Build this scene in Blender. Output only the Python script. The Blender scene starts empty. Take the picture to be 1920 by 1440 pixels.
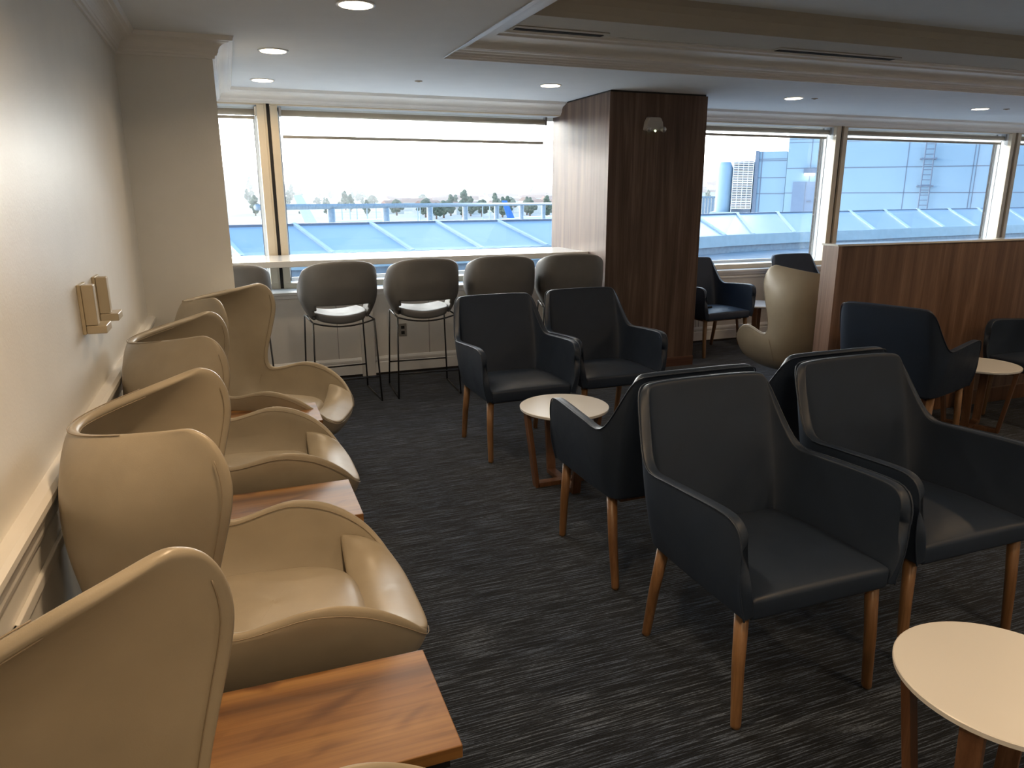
import bpy, math, random
from mathutils import Vector, Matrix
random.seed(7)
PI = math.pi
S = bpy.context.scene
COL = S.collection

# ------------------------------------------------------------------ camera
YAW, PITCH, ROLL, FPX, EYE = .363993, .254681, -.0025066, 1360.26, 1.6
def cam_axes():
    cy, sy = math.cos(YAW), math.sin(YAW); cp, sp = math.cos(PITCH), math.sin(PITCH)
    f = Vector((sy*cp, cy*cp, -sp)); r = Vector((cy, -sy, 0)); u = r.cross(f)
    c, s = math.cos(ROLL), math.sin(ROLL)
    return c*r+s*u, -s*r+c*u, f
r_, u_, f_ = cam_axes()
cd = bpy.data.cameras.new('camera'); cam = bpy.data.objects.new('camera', cd); COL.objects.link(cam)
cd.sensor_width = 36; cd.lens = FPX*36/1920; cd.clip_start = .02; cd.clip_end = 9000
M = Matrix((r_, u_, -f_)).transposed().to_4x4(); M.translation = Vector((0, 0, EYE))
cam.matrix_world = M
S.camera = cam

# ------------------------------------------------------------------ colour management, world
S.view_settings.view_transform = 'Standard'; S.view_settings.look = 'None'
S.view_settings.gamma = 1; S.view_settings.exposure = .35; S.view_settings.use_curve_mapping = False
SKY_DOME, SKY_GLOW = 1.9, 26.0
W = bpy.data.worlds.new('sky'); S.world = W; W.use_nodes = True
nt = W.node_tree; nt.nodes.clear()
tc = nt.nodes.new('ShaderNodeTexCoord'); sx = nt.nodes.new('ShaderNodeSeparateXYZ')
nt.links.new(tc.outputs['Generated'], sx.inputs[0])
def wnode(kind, **kw):
    n = nt.nodes.new(kind)
    for k, v in kw.items(): setattr(n, k, v)
    return n
def wmath(op, a, b=None):
    n = wnode('ShaderNodeMath', operation=op)
    for i, v in enumerate((a, b)):
        if v is None: continue
        if isinstance(v, (int, float)): n.inputs[i].default_value = v
        else: nt.links.new(v, n.inputs[i])
    return n.outputs[0]
def wramp(fac, stops):
    c = nt.nodes.new('ShaderNodeValToRGB'); el = c.color_ramp.elements
    el[0].position = stops[0][0]; el[0].color = (*stops[0][1], 1); el[1].position = stops[-1][0]; el[1].color = (*stops[-1][1], 1)
    for p, q in stops[1:-1]:
        x = el.new(p); x.color = (*q, 1)
    nt.links.new(fac, c.inputs[0]); return c.outputs[0]
# clear blue dome plus a bright low evening glow, strongest beyond the windows (+Y, slightly left)
dome = wramp(sx.outputs[2], [(0, (.62, .82, 1.0)), (.25, (.42, .70, 1.0)), (.9, (.27, .54, .95))])
glowh = wramp(sx.outputs[2], [(0, (1, 1, 1)), (.10, (.88, .88, .88)), (.30, (.42, .42, .42)), (.65, (0, 0, 0))])
dp = wmath('ADD', wmath('MULTIPLY', sx.outputs[0], -.32), wmath('MULTIPLY', sx.outputs[1], .95))
gl = wmath('MULTIPLY', wmath('POWER', wmath('MAXIMUM', wmath('ADD', wmath('MULTIPLY', dp, .5), .5), 0.0), 3.0), SKY_GLOW)
mm = nt.nodes.new('ShaderNodeMix'); mm.data_type = 'RGBA'; mm.blend_type = 'MULTIPLY'; mm.inputs[0].default_value = 1
nt.links.new(glowh, mm.inputs[6]); mm.inputs[7].default_value = (1.0, .95, .86, 1)
sc1 = nt.nodes.new('ShaderNodeVectorMath'); sc1.operation = 'SCALE'; nt.links.new(mm.outputs[2], sc1.inputs[0]); nt.links.new(gl, sc1.inputs['Scale'])
sc2 = nt.nodes.new('ShaderNodeVectorMath'); sc2.operation = 'SCALE'; nt.links.new(dome, sc2.inputs[0]); sc2.inputs['Scale'].default_value = SKY_DOME
ad = nt.nodes.new('ShaderNodeVectorMath'); ad.operation = 'ADD'; nt.links.new(sc1.outputs[0], ad.inputs[0]); nt.links.new(sc2.outputs[0], ad.inputs[1])
bgn = nt.nodes.new('ShaderNodeBackground'); bgn.inputs[1].default_value = 1.0
class _c: outputs = ad.outputs
cr = _c
out = nt.nodes.new('ShaderNodeOutputWorld')
nt.links.new(cr.outputs[0], bgn.inputs[0]); nt.links.new(bgn.outputs[0], out.inputs[0])

# ------------------------------------------------------------------ materials
def new_mat(name):
    m = bpy.data.materials.new(name); m.use_nodes = True
    b = m.node_tree.nodes['Principled BSDF']; return m, m.node_tree, b
def ramp(nt, fac, stops):
    c = nt.nodes.new('ShaderNodeValToRGB'); el = c.color_ramp.elements
    el[0].position = stops[0][0]; el[0].color = (*stops[0][1], 1)
    el[1].position = stops[-1][0]; el[1].color = (*stops[-1][1], 1)
    for p, q in stops[1:-1]:
        x = el.new(p); x.color = (*q, 1)
    nt.links.new(fac, c.inputs[0]); return c.outputs[0]
def noise(nt, scale, detail=3, vec=None, rough=.5, dist=0):
    n = nt.nodes.new('ShaderNodeTexNoise'); n.inputs['Scale'].default_value = scale
    n.inputs['Detail'].default_value = detail; n.inputs['Roughness'].default_value = rough
    n.inputs['Distortion'].default_value = dist
    if vec is not None: nt.links.new(vec, n.inputs['Vector'])
    return n.outputs['Fac']
def mapping(nt, scale, kind='Object', rot=(0, 0, 0)):
    t = nt.nodes.new('ShaderNodeTexCoord'); mp = nt.nodes.new('ShaderNodeMapping')
    mp.inputs['Scale'].default_value = scale; mp.inputs['Rotation'].default_value = rot
    nt.links.new(t.outputs[kind], mp.inputs[0]); return mp.outputs[0]
def bump(nt, b, h, strength=.2, dist=.01):
    n = nt.nodes.new('ShaderNodeBump'); n.inputs['Strength'].default_value = strength
    n.inputs['Distance'].default_value = dist
    nt.links.new(h, n.inputs['Height']); nt.links.new(n.outputs[0], b.inputs['Normal'])
def mixc(nt, fac, a, bb, mode='MULTIPLY'):
    n = nt.nodes.new('ShaderNodeMix'); n.data_type = 'RGBA'; n.blend_type = mode
    if isinstance(fac, float): n.inputs[0].default_value = fac
    else: nt.links.new(fac, n.inputs[0])
    nt.links.new(a, n.inputs[6])
    if isinstance(bb, tuple): n.inputs[7].default_value = (*bb, 1)
    else: nt.links.new(bb, n.inputs[7])
    return n.outputs[2]
def plain(name, col, rough=.5, metal=0, vary=.06, scale=6, spec=.5, bmp=0, bscale=200, coat=0):
    m, nt, b = new_mat(name)
    d = tuple(c*(1-vary) for c in col); l = tuple(min(1, c*(1+vary)) for c in col)
    nt.links.new(ramp(nt, noise(nt, scale, 4, mapping(nt, (1, 1, 1))), [(.3, d), (.7, l)]), b.inputs['Base Color'])
    b.inputs['Roughness'].default_value = rough; b.inputs['Metallic'].default_value = metal
    b.inputs['Specular IOR Level'].default_value = spec
    b.inputs['Coat Weight'].default_value = coat; b.inputs['Coat Roughness'].default_value = .08
    if bmp: bump(nt, b, noise(nt, bscale, 2, mapping(nt, (1, 1, 1))), bmp, .002)
    return m
def wood(name, dark, mid, light, axis='z', scale=1.0, rough=.35, coat=0, fine=1.0, knots=0, spec=.5):
    m, nt, b = new_mat(name); b.inputs['Specular IOR Level'].default_value = spec
    st = {'x': (.55, 9, 9), 'z': (9, 9, .45), 'y': (9, .55, 9)}[axis]
    v = mapping(nt, tuple(s*scale for s in st))
    big = noise(nt, 1.0, 3, v, .55, .8)
    v2 = mapping(nt, tuple(s*scale*(7 if s > 1 else 2.2) for s in st))
    fin = noise(nt, 1.6, 4, v2, .65, .15)
    c1 = ramp(nt, big, [(.28, dark), (.5, mid), (.72, light)])
    c2 = ramp(nt, fin, [(.30, (.58, .56, .54)), (.62, (1.0, 1.0, 1.0))])
    c = mixc(nt, .75*fine, c1, c2)
    if knots:
        vk = mapping(nt, (1.6, 4.5, 4.5)); k = noise(nt, 1.5, 2, vk, .5, 1.5)
        kk = ramp(nt, k, [(.56, (1, 1, 1)), (.72, (.38, .26, .2))]); c = mixc(nt, 1.0, c, kk)
    nt.links.new(c, b.inputs['Base Color'])
    b.inputs['Roughness'].default_value = rough
    b.inputs['Coat Weight'].default_value = coat; b.inputs['Coat Roughness'].default_value = .26
    bump(nt, b, fin, .08, .002)
    return m
def leather(name, col, rough=.42, fold=.0, spec=.5):
    m, nt, b = new_mat(name)
    d = tuple(c*.9 for c in col); l = tuple(c*1.08 for c in col)
    nt.links.new(ramp(nt, noise(nt, 5, 4, mapping(nt, (1, 1, 1))), [(.3, d), (.7, l)]), b.inputs['Base Color'])
    nt.links.new(ramp(nt, noise(nt, 9, 3, mapping(nt, (1, 1, 1))), [(.2, (rough-.06,)*3), (.8, (rough+.08,)*3)]), b.inputs['Roughness'])
    b.inputs['Specular IOR Level'].default_value = spec
    n1 = nt.nodes.new('ShaderNodeBump'); n1.inputs['Strength'].default_value = .08; n1.inputs['Distance'].default_value = .001
    vo = nt.nodes.new('ShaderNodeTexVoronoi'); vo.inputs['Scale'].default_value = 420
    nt.links.new(mapping(nt, (1, 1, 1)), vo.inputs['Vector']); nt.links.new(vo.outputs[0], n1.inputs['Height'])
    n2 = nt.nodes.new('ShaderNodeBump'); n2.inputs['Strength'].default_value = .25+fold; n2.inputs['Distance'].default_value = .012
    nt.links.new(noise(nt, 7, 2, mapping(nt, (1, 1, 1)), .4, .6), n2.inputs['Height'])
    nt.links.new(n1.outputs[0], n2.inputs['Normal']); nt.links.new(n2.outputs[0], b.inputs['Normal'])
    return m
def emit(name, col, power):
    m = bpy.data.materials.new(name); m.use_nodes = True; nt = m.node_tree; nt.nodes.clear()
    a = nt.nodes.new('ShaderNodeEmission'); a.inputs[0].default_value = (*col, 1); a.inputs[1].default_value = power
    o = nt.nodes.new('ShaderNodeOutputMaterial'); nt.links.new(a.outputs[0], o.inputs[0]); return m
def glass_mat(name, tint=(1, 1, 1), fac=.06):
    m = bpy.data.materials.new(name); m.use_nodes = True; nt = m.node_tree; nt.nodes.clear()
    t = nt.nodes.new('ShaderNodeBsdfTransparent'); t.inputs[0].default_value = (*tint, 1)
    g = nt.nodes.new('ShaderNodeBsdfGlossy'); g.inputs['Roughness'].default_value = .02
    mx = nt.nodes.new('ShaderNodeMixShader'); mx.inputs[0].default_value = fac
    o = nt.nodes.new('ShaderNodeOutputMaterial')
    nt.links.new(t.outputs[0], mx.inputs[1]); nt.links.new(g.outputs[0], mx.inputs[2]); nt.links.new(mx.outputs[0], o.inputs[0])
    return m
def shade_mat(name):
    m = bpy.data.materials.new(name); m.use_nodes = True; nt = m.node_tree; nt.nodes.clear()
    t = nt.nodes.new('ShaderNodeBsdfTransparent'); t.inputs[0].default_value = (.9, .93, .95, 1)
    d = nt.nodes.new('ShaderNodeBsdfTranslucent'); d.inputs[0].default_value = (.8, .8, .78, 1)
    mx = nt.nodes.new('ShaderNodeMixShader'); mx.inputs[0].default_value = .4
    o = nt.nodes.new('ShaderNodeOutputMaterial')
    nt.links.new(t.outputs[0], mx.inputs[1]); nt.links.new(d.outputs[0], mx.inputs[2]); nt.links.new(mx.outputs[0], o.inputs[0])
    return m
def carpet_mat():
    m, nt, b = new_mat('carpet')
    v = mapping(nt, (5, 185, 1)); a = noise(nt, 1.0, 3, v, .6, .12)
    v2 = mapping(nt, (60, 300, 1)); f = noise(nt, 1.0, 2, v2, .7)
    v3 = mapping(nt, (1.6, 5, 1)); g = noise(nt, 1.0, 2, v3, .5)
    v4 = mapping(nt, (260, 260, 1)); h = noise(nt, 1.0, 1, v4, .5)
    s1 = ramp(nt, a, [(.47, (.008, .011, .017)), (.53, (.030, .039, .055)), (.60, (.135, .165, .215))])
    s2 = ramp(nt, f, [(.32, (.25, .25, .25)), (.6, (1, 1, 1))])
    s3 = ramp(nt, g, [(.3, (.65, .72, .85)), (.7, (1.05, 1.05, 1.05))])
    s4 = ramp(nt, h, [(.3, (.6, .6, .6)), (.7, (1.2, 1.2, 1.2))])
    c = mixc(nt, 1.0, mixc(nt, 1.0, mixc(nt, 1.0, s1, s2), s3), s4)
    nt.links.new(c, b.inputs['Base Color']); b.inputs['Roughness'].default_value = .95
    b.inputs['Specular IOR Level'].default_value = .15
    b.inputs['Sheen Weight'].default_value = .12
    bump(nt, b, f, .5, .004)
    return m

MT = dict(
    wall=plain('white_wall_paint', (.80, .79, .76), .38, vary=.02, bmp=.25, bscale=90),
    ceil=plain('ceiling_paint', (.77, .81, .85), .85, vary=.015),
    trim=plain('white_trim_paint', (.80, .79, .77), .4, vary=.02),
    panel=plain('white_wainscot_paint', (.74, .71, .67), .5, vary=.03),
    frame=plain('champagne_window_frame', (.66, .57, .43), .35, vary=.03),
    jamb=plain('white_window_reveal', (.80, .82, .82), .4, vary=.02),
    gap=plain('black_gasket', (.012, .01, .009), .6),
    carpet=carpet_mat(),
    walnut=wood('dark_walnut_veneer', (.080, .048, .035), (.135, .085, .062), (.22, .145, .105), 'z', 1.6, .46, .04, spec=.28),
    walnut2=wood('walnut_veneer', (.125, .070, .046), (.20, .118, .080), (.30, .19, .135), 'z', 1.5, .42, .12),
    walnut3=wood('pale_walnut_veneer', (.20, .12, .085), (.30, .185, .135), (.40, .26, .20), 'z', 1.2, .4, .1),
    tabwood=wood('oiled_slab_wood', (.085, .034, .011), (.225, .102, .028), (.35, .18, .052), 'x', 1.0, .46, .0, .8, 1),
    legwood=wood('oak_leg_wood', (.14, .065, .026), (.22, .115, .050), (.32, .175, .08), 'z', 1.3, .4, .1),
    frwood=wood('brown_frame_wood', (.10, .045, .022), (.16, .075, .038), (.23, .12, .065), 'z', 1.3, .4, .1),
    tan=leather('tan_leather', (.38, .325, .24), .38),
    tanpipe=plain('tan_stitching', (.30, .24, .17), .6),
    navy=leather('dark_slate_leather', (.019, .031, .056), .45),
    grey=leather('grey_stool_leather', (.18, .175, .17), .50),
    pad=leather('light_grey_seat_pad', (.17, .17, .175), .5),
    blackmetal=plain('black_metal_rod', (.012, .012, .014), .35, vary=.1),
    steel=plain('brushed_steel', (.5, .5, .5), .3, 1),
    white=plain('white_laminate', (.80, .79, .75), .12, vary=.01),
    tabwhite=plain('white_table_laminate', (.80, .80, .79), .32, vary=.01),
    plastic=plain('cream_plastic', (.50, .42, .29), .35, vary=.02),
    outlet=plain('grey_plastic', (.30, .28, .25), .4),
    grwhite=plain('off_white_plastic', (.40, .37, .34), .4, vary=.02),
    lens=emit('lamp_glow', (1.0, .80, .52), 14),
    led=emit('indicator_glow', (.8, 1.0, .6), 3),
    glass=glass_mat('window_glass', (.97, .985, .99), .045),
    shade=shade_mat('sheer_shade_fabric'),
    shadebar=plain('grey_shade_tube', (.42, .37, .30), .5),
    alum=plain('outdoor_aluminium', (.42, .50, .56), .45, vary=.04),
    skyl=plain('skylight_panel', (.33, .41, .49), .3, vary=.06, scale=.6),
    curb=plain('skylight_curb', (.36, .42, .44), .6, vary=.06),
    deck=None, facade=None,
    pipe=plain('grey_pipe_rail', (.30, .34, .38), .5, vary=.15, scale=9),
    ladder=plain('ladder_metal', (.13, .16, .22), .5),
    door=plain('grey_blue_door_paint', (.16, .21, .30), .5),
    dark=plain('dark_slot', (.006, .006, .006), .9),
    tailw=plain('white_aircraft_paint', (.85, .86, .88), .4),
    tailb=plain('blue_aircraft_paint', (.05, .20, .55), .4),
)

# ------------------------------------------------------------------ helpers
def mesh(name, verts, faces, mat, parent=None, smooth=False, loc=None):
    me = bpy.data.meshes.new(name); me.from_pydata([tuple(v) for v in verts], [], faces); me.update()
    if smooth:
        for p in me.polygons: p.use_smooth = True
    o = bpy.data.objects.new(name, me); COL.objects.link(o)
    me.materials.append(mat)
    if parent is not None: o.parent = parent
    if loc is not None: o.location = loc
    return o
class MB:
    def __init__(s): s.v = []; s.f = []
    def add(s, vs, fs):
        n = len(s.v); s.v += [Vector(v) for v in vs]; s.f += [[i+n for i in f] for f in fs]; return s
    def box(s, x0, x1, y0, y1, z0, z1):
        return s.add([(x0, y0, z0), (x1, y0, z0), (x1, y1, z0), (x0, y1, z0), (x0, y0, z1), (x1, y0, z1), (x1, y1, z1), (x0, y1, z1)],
                     [[0, 3, 2, 1], [4, 5, 6, 7], [0, 1, 5, 4], [1, 2, 6, 5], [2, 3, 7, 6], [3, 0, 4, 7]])
    def prism(s, poly, fn0, fn1):           # two polygon rings joined
        n = len(poly); a = [fn0(p) for p in poly]; b = [fn1(p) for p in poly]
        return s.add(a+b, [list(range(n))[::-1], [i+n for i in range(n)]]+[[i, (i+1) % n, n+(i+1) % n, n+i] for i in range(n)])
    def tube(s, pts, r, n=10, closed=False):
        pts = [Vector(p) for p in pts]; k = len(pts)
        rr = r if isinstance(r, (list, tuple)) else [r]*k
        rings = []; prev = None
        for i, p in enumerate(pts):
            a = pts[(i-1) % k] if (closed or i > 0) else p; b = pts[(i+1) % k] if (closed or i < k-1) else p
            t = (b-a).normalized() if (b-a).length > 1e-9 else Vector((0, 0, 1))
            if prev is None:
                up = Vector((0, 0, 1)) if abs(t.z) < .9 else Vector((1, 0, 0)); nrm = t.cross(up).normalized()
            else:
                nrm = (prev-t*prev.dot(t)).normalized()
            prev = nrm; bi = t.cross(nrm)
            rings.append([p+rr[i]*(math.cos(2*PI*j/n)*nrm+math.sin(2*PI*j/n)*bi) for j in range(n)])
        vs = [v for rg in rings for v in rg]; fs = []
        m = k if closed else k-1
        for i in range(m):
            for j in range(n):
                a = i*n+j; b = i*n+(j+1) % n; c = ((i+1) % k)*n+(j+1) % n; d = ((i+1) % k)*n+j
                fs.append([a, b, c, d])
        if not closed: fs += [list(range(n))[::-1], [(k-1)*n+j for j in range(n)]]
        return s.add(vs, fs)
    def lathe(s, prof, c=(0, 0, 0), n=40):
        vs = []; fs = []
        for (r, z) in prof:
            for j in range(n): vs.append((c[0]+r*math.cos(2*PI*j/n), c[1]+r*math.sin(2*PI*j/n), c[2]+z))
        for i in range(len(prof)-1):
            for j in range(n): fs.append([i*n+j, i*n+(j+1) % n, (i+1)*n+(j+1) % n, (i+1)*n+j])
        fs += [list(range(n))[::-1], [(len(prof)-1)*n+j for j in range(n)]]
        return s.add(vs, fs)
    def bar(s, a, b, w, h, up=(0, 0, 1)):    # rectangular bar between two points
        a = Vector(a); b = Vector(b); t = (b-a).normalized(); u = Vector(up)
        sd = t.cross(u).normalized(); u2 = sd.cross(t).normalized()
        q = [(-w/2, -h/2), (w/2, -h/2), (w/2, h/2), (-w/2, h/2)]
        return s.prism(q, lambda p: a+sd*p[0]+u2*p[1], lambda p: b+sd*p[0]+u2*p[1])
    def build(s, name, mat, parent=None, smooth=False, bevel=0, loc=None):
        o = mesh(name, s.v, s.f, mat, parent, smooth, loc)
        if bevel:
            b = o.modifiers.new('bevel', 'BEVEL'); b.width = bevel; b.segments = 3; b.limit_method = 'ANGLE'; b.angle_limit = .6
            for p in o.data.polygons: p.use_smooth = True
            w = o.modifiers.new('wn', 'WEIGHTED_NORMAL'); w.keep_sharp = True
        return o
def tag(o, label=None, cat=None, group=None, kind=None):
    if label: o['label'] = label
    if cat: o['category'] = cat
    if group: o['group'] = group
    if kind: o['kind'] = kind
    return o
def struct(o): o['kind'] = 'structure'; return o
def empty(name, loc=(0, 0, 0), rz=0):
    o = bpy.data.objects.new(name, None); COL.objects.link(o); o.location = loc; o.rotation_euler = (0, 0, rz)
    o.empty_display_size = .1; return o
def copy_tree(o, parent=None):
    c = o.copy(); COL.objects.link(c)
    if parent is not None: c.parent = parent
    for ch in list(o.children): copy_tree(ch, c)
    return c
def crom(P, k):                      # catmull-rom through points, k subdivisions
    out = []
    n = len(P); P = [Vector(p) for p in P]
    for i in range(n-1):
        p0 = P[max(0, i-1)]; p1 = P[i]; p2 = P[i+1]; p3 = P[min(n-1, i+2)]
        for j in range(k):
            t = j/k
            out.append(.5*((2*p1)+(p2-p0)*t+(2*p0-5*p1+4*p2-p3)*t*t+(3*p1-p0-3*p2+p3)*t**3))
    out.append(P[-1]); return out
def grid_faces(nr, nc):
    return [[i*nc+j, i*nc+j+1, (i+1)*nc+j+1, (i+1)*nc+j] for i in range(nr-1) for j in range(nc-1)]
def sweep(name, path, prof, mat, closed=True, inward=1, parent=None):
    """profile (offset, z) swept along an XY path with mitred corners; offset goes to the left of the path * inward"""
    P = [Vector((p[0], p[1])) for p in path]; n = len(P); vs = []; fs = []; k = len(prof)
    for i, p in enumerate(P):
        def nrm(a, b):
            d = (b-a).normalized(); return Vector((-d.y, d.x))*inward
        ns = []
        if closed or i > 0: ns.append(nrm(P[(i-1) % n], p))
        if closed or i < n-1: ns.append(nrm(p, P[(i+1) % n]))
        if len(ns) == 2:
            b = (ns[0]+ns[1]).normalized(); b = b/max(.2, b.dot(ns[0]))
        else: b = ns[0]
        for (o, z) in prof: vs.append((p.x+b.x*o, p.y+b.y*o, z))
    for i in range(n if closed else n-1):
        for j in range(k-1):
            fs.append([i*k+j, ((i+1) % n)*k+j, ((i+1) % n)*k+j+1, i*k+j+1])
    if not closed: fs += [list(range(k)), [(n-1)*k+j for j in range(k)][::-1]]
    return mesh(name, vs, fs, mat, parent)

# ------------------------------------------------------------------ room shell
ZC = 2.46
XW, XR, YB = -.5, 12.6, -4.2
YW = 6.82                       # plane of the window frames
struct(MB().box(XW-.15, XR+.15, YB-.15, 7.2, -.12, 0).build('floor', MT['carpet']))
struct(MB().box(XW-.15, XW, YB, 7.2, 0, 2.9).build('wall_left', MT['wall']))
struct(MB().box(XR, XR+.15, YB, 7.2, 0, 2.9).build('wall_right', MT['wall']))
struct(MB().box(XW-.15, XR+.15, YB-.15, YB, 0, 2.9).build('wall_back', MT['wall']))
struct(MB().box(XW, 0, 4.77, 5.22, 0, ZC).build('wall_corner', MT['wall']))
struct(MB().box(XW, 0, 5.22, 7.2, 2.33, ZC).build('wall_corner_bulkhead', MT['wall']))
RX0, RX1, RY0, RY1 = 1.392, 11.2, -2.6, 4.87       # recess in the ceiling
c = MB()
c.box(XW, RX0, YB, 7.2, ZC, ZC+.08); c.box(RX0, XR, RY1, 7.2, ZC, ZC+.08)
c.box(RX0, XR, YB, RY0, ZC, ZC+.08); c.box(RX1, XR, RY0, RY1, ZC, ZC+.08)
struct(c.build('ceiling', MT['ceil']))
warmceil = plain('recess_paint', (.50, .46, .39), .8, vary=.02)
zt = 2.59
prof = [(-.012, 2.452), (.0, 2.452), (.006, 2.462), (.02, 2.464), (.024, 2.474), (.04, 2.476), (.046, 2.486), (.066, 2.489), (.078, 2.497), (.10, 2.500), (.104, 2.503)]
for i in range(9):
    a = i/8*PI/2; prof.append((.112+.13*(1-math.cos(a)), 2.505+.052*math.sin(a)))
prof += [(.262, 2.559), (.268, 2.570), (.30, 2.574), (.306, 2.586), (.325, 2.588), (.325, 2.60)]
rect = [(RX0, RY0), (RX1, RY0), (RX1, RY1), (RX0, RY1)]
struct(sweep('trim_1', rect, prof, MT['trim'], True, 1))
sof = [(.31, zt), (.70, zt), (.705, zt+.03), (.72, zt+.075), (.76, zt+.105), (.83, zt+.125)]
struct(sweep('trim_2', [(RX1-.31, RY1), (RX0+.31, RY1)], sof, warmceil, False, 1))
struct(MB().box(RX0+.02, RX0+.33, RY0, RY1, zt, zt+.02).box(RX1-.33, RX1-.02, RY0, RY1, zt, zt+.02).box(RX0, RX1, RY0+.02, RY0+.33, zt, zt+.02).build('trim_11', MT['trim']))
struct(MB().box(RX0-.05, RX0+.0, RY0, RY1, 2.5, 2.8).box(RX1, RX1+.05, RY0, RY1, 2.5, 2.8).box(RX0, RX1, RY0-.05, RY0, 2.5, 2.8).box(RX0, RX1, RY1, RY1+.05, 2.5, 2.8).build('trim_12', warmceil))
struct(MB().box(RX0, RX1, RY0, RY1-.82, zt+.124, zt+.2).build('ceiling_recess', MT['ceil']))
struct(MB().box(RX0-.05, RX1+.05, RY0-.05, RY1+.05, 2.80, 2.86).build('ceiling_upper', MT['ceil']))
# crown moulding along the left wall, the white corner pier and the window wall
cp = [(0, 2.352), (.012, 2.352), (.014, 2.366), (.024, 2.368), (.028, 2.378)]
for i in range(8):
    a = i/7*PI/2; cp.append((.032+.058*(1-math.cos(a)), 2.382+.048*math.sin(a)))
cp += [(.096, 2.434), (.112, 2.436), (.116, 2.448), (.122, 2.4595)]
struct(sweep('trim_3', [(XR, YW), (0, YW), (0, 4.77), (XW, 4.77), (XW, YB)], cp, MT['trim'], False, 1))
# upper wall above windows
struct(MB().box(0, XR, YW, YW+.38, 2.385, ZC).box(XW, 0, YW, YW+.38, 2.3, 2.33).build('wall_front', MT['wall']))
# lower walls
lw = MB().box(XW, 3.11, 6.53, 7.2, 0, .765)
struct(lw.build('wall_front_left', MT['panel']))
lw = MB().box(3.11, XR, 6.73, 7.2, 0, .765)
struct(lw.build('wall_front_right', MT['panel']))
sl = MB().box(XW, 3.11, 6.515, YW+.22, .765, .79); sl.box(XW, 3.11, 6.522, 6.54, .735, .765)
sl.box(3.11, XR, 6.70, YW+.22, .765, .79); sl.box(3.11, XR, 6.715, 6.74, .735, .765); sl.box(3.11, XR, 6.72, 6.745, .70, .722)
struct(sl.build('trim_4', MT['trim'], bevel=.004))
for nm, x0, x1, y in (('baseboard_front_left', XW, 3.11, 6.53), ('baseboard_front_right', 4.08, XR, 6.73)):
    bp = [(0, 0), (.018, 0), (.018, .115), (.012, .122), (.016, .135), (.016, .15), (.006, .168), (0, .172)]
    struct(sweep(nm, [(x1, y), (x0, y)], bp, MT['trim'], False, 1))
    struct(sweep('trim_5', [(x1, y-.0185), (x0, y-.0185)], [(0, 0), (.002, 0), (.002, .02), (0, .02)], MT['gap'], False, 1))
struct(sweep('baseboard_left', [(XW, 4.77), (XW, YB)], bp, MT['trim'], False, 1))
# panel seams and flat pilaster under the counter
sm = MB()
for x in (.82, 1.66, 2.5): sm.box(x-.0015, x+.0015, 6.5285, 6.531, .17, .735)
for x in (4.75, 4.79, 6.2, 7.6): sm.box(x-.0015, x+.0015, 6.7285, 6.731, .17, .70)
struct(sm.build('trim_6', MT['gap']))
struct(MB().box(1.02, 1.14, 6.495, 6.53, 0, .735).build('trim_7', MT['panel'], bevel=.003))
# chair rail on the left wall
rp = [(0, .80), (.010, .80), (.014, .815), (.014, .835), (.022, .842), (.022, .862), (.034, .868), (.042, .885), (.042, .900), (.030, .908), (0, .908)]
struct(sweep('trim_8', [(XW, 4.77), (XW, YB)], rp, MT['trim'], False, 1))
# picture-frame mouldings below the rail
rp2 = [(0, 0), (.02, 0), (.02, .012), (.012, .02), (0, .02)]
tm = MB()
for y0, y1 in ((3.2, 4.5), (1.6, 3.0), (0, 1.4)):
    for z in (.18, .70): tm.box(XW, XW+.012, y0, y1, z, z+.03)
    for y in (y0, y1-.03): tm.box(XW, XW+.012, y, y+.03, .18, .73)
struct(tm.build('trim_9', MT['trim'], bevel=.004))

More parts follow.
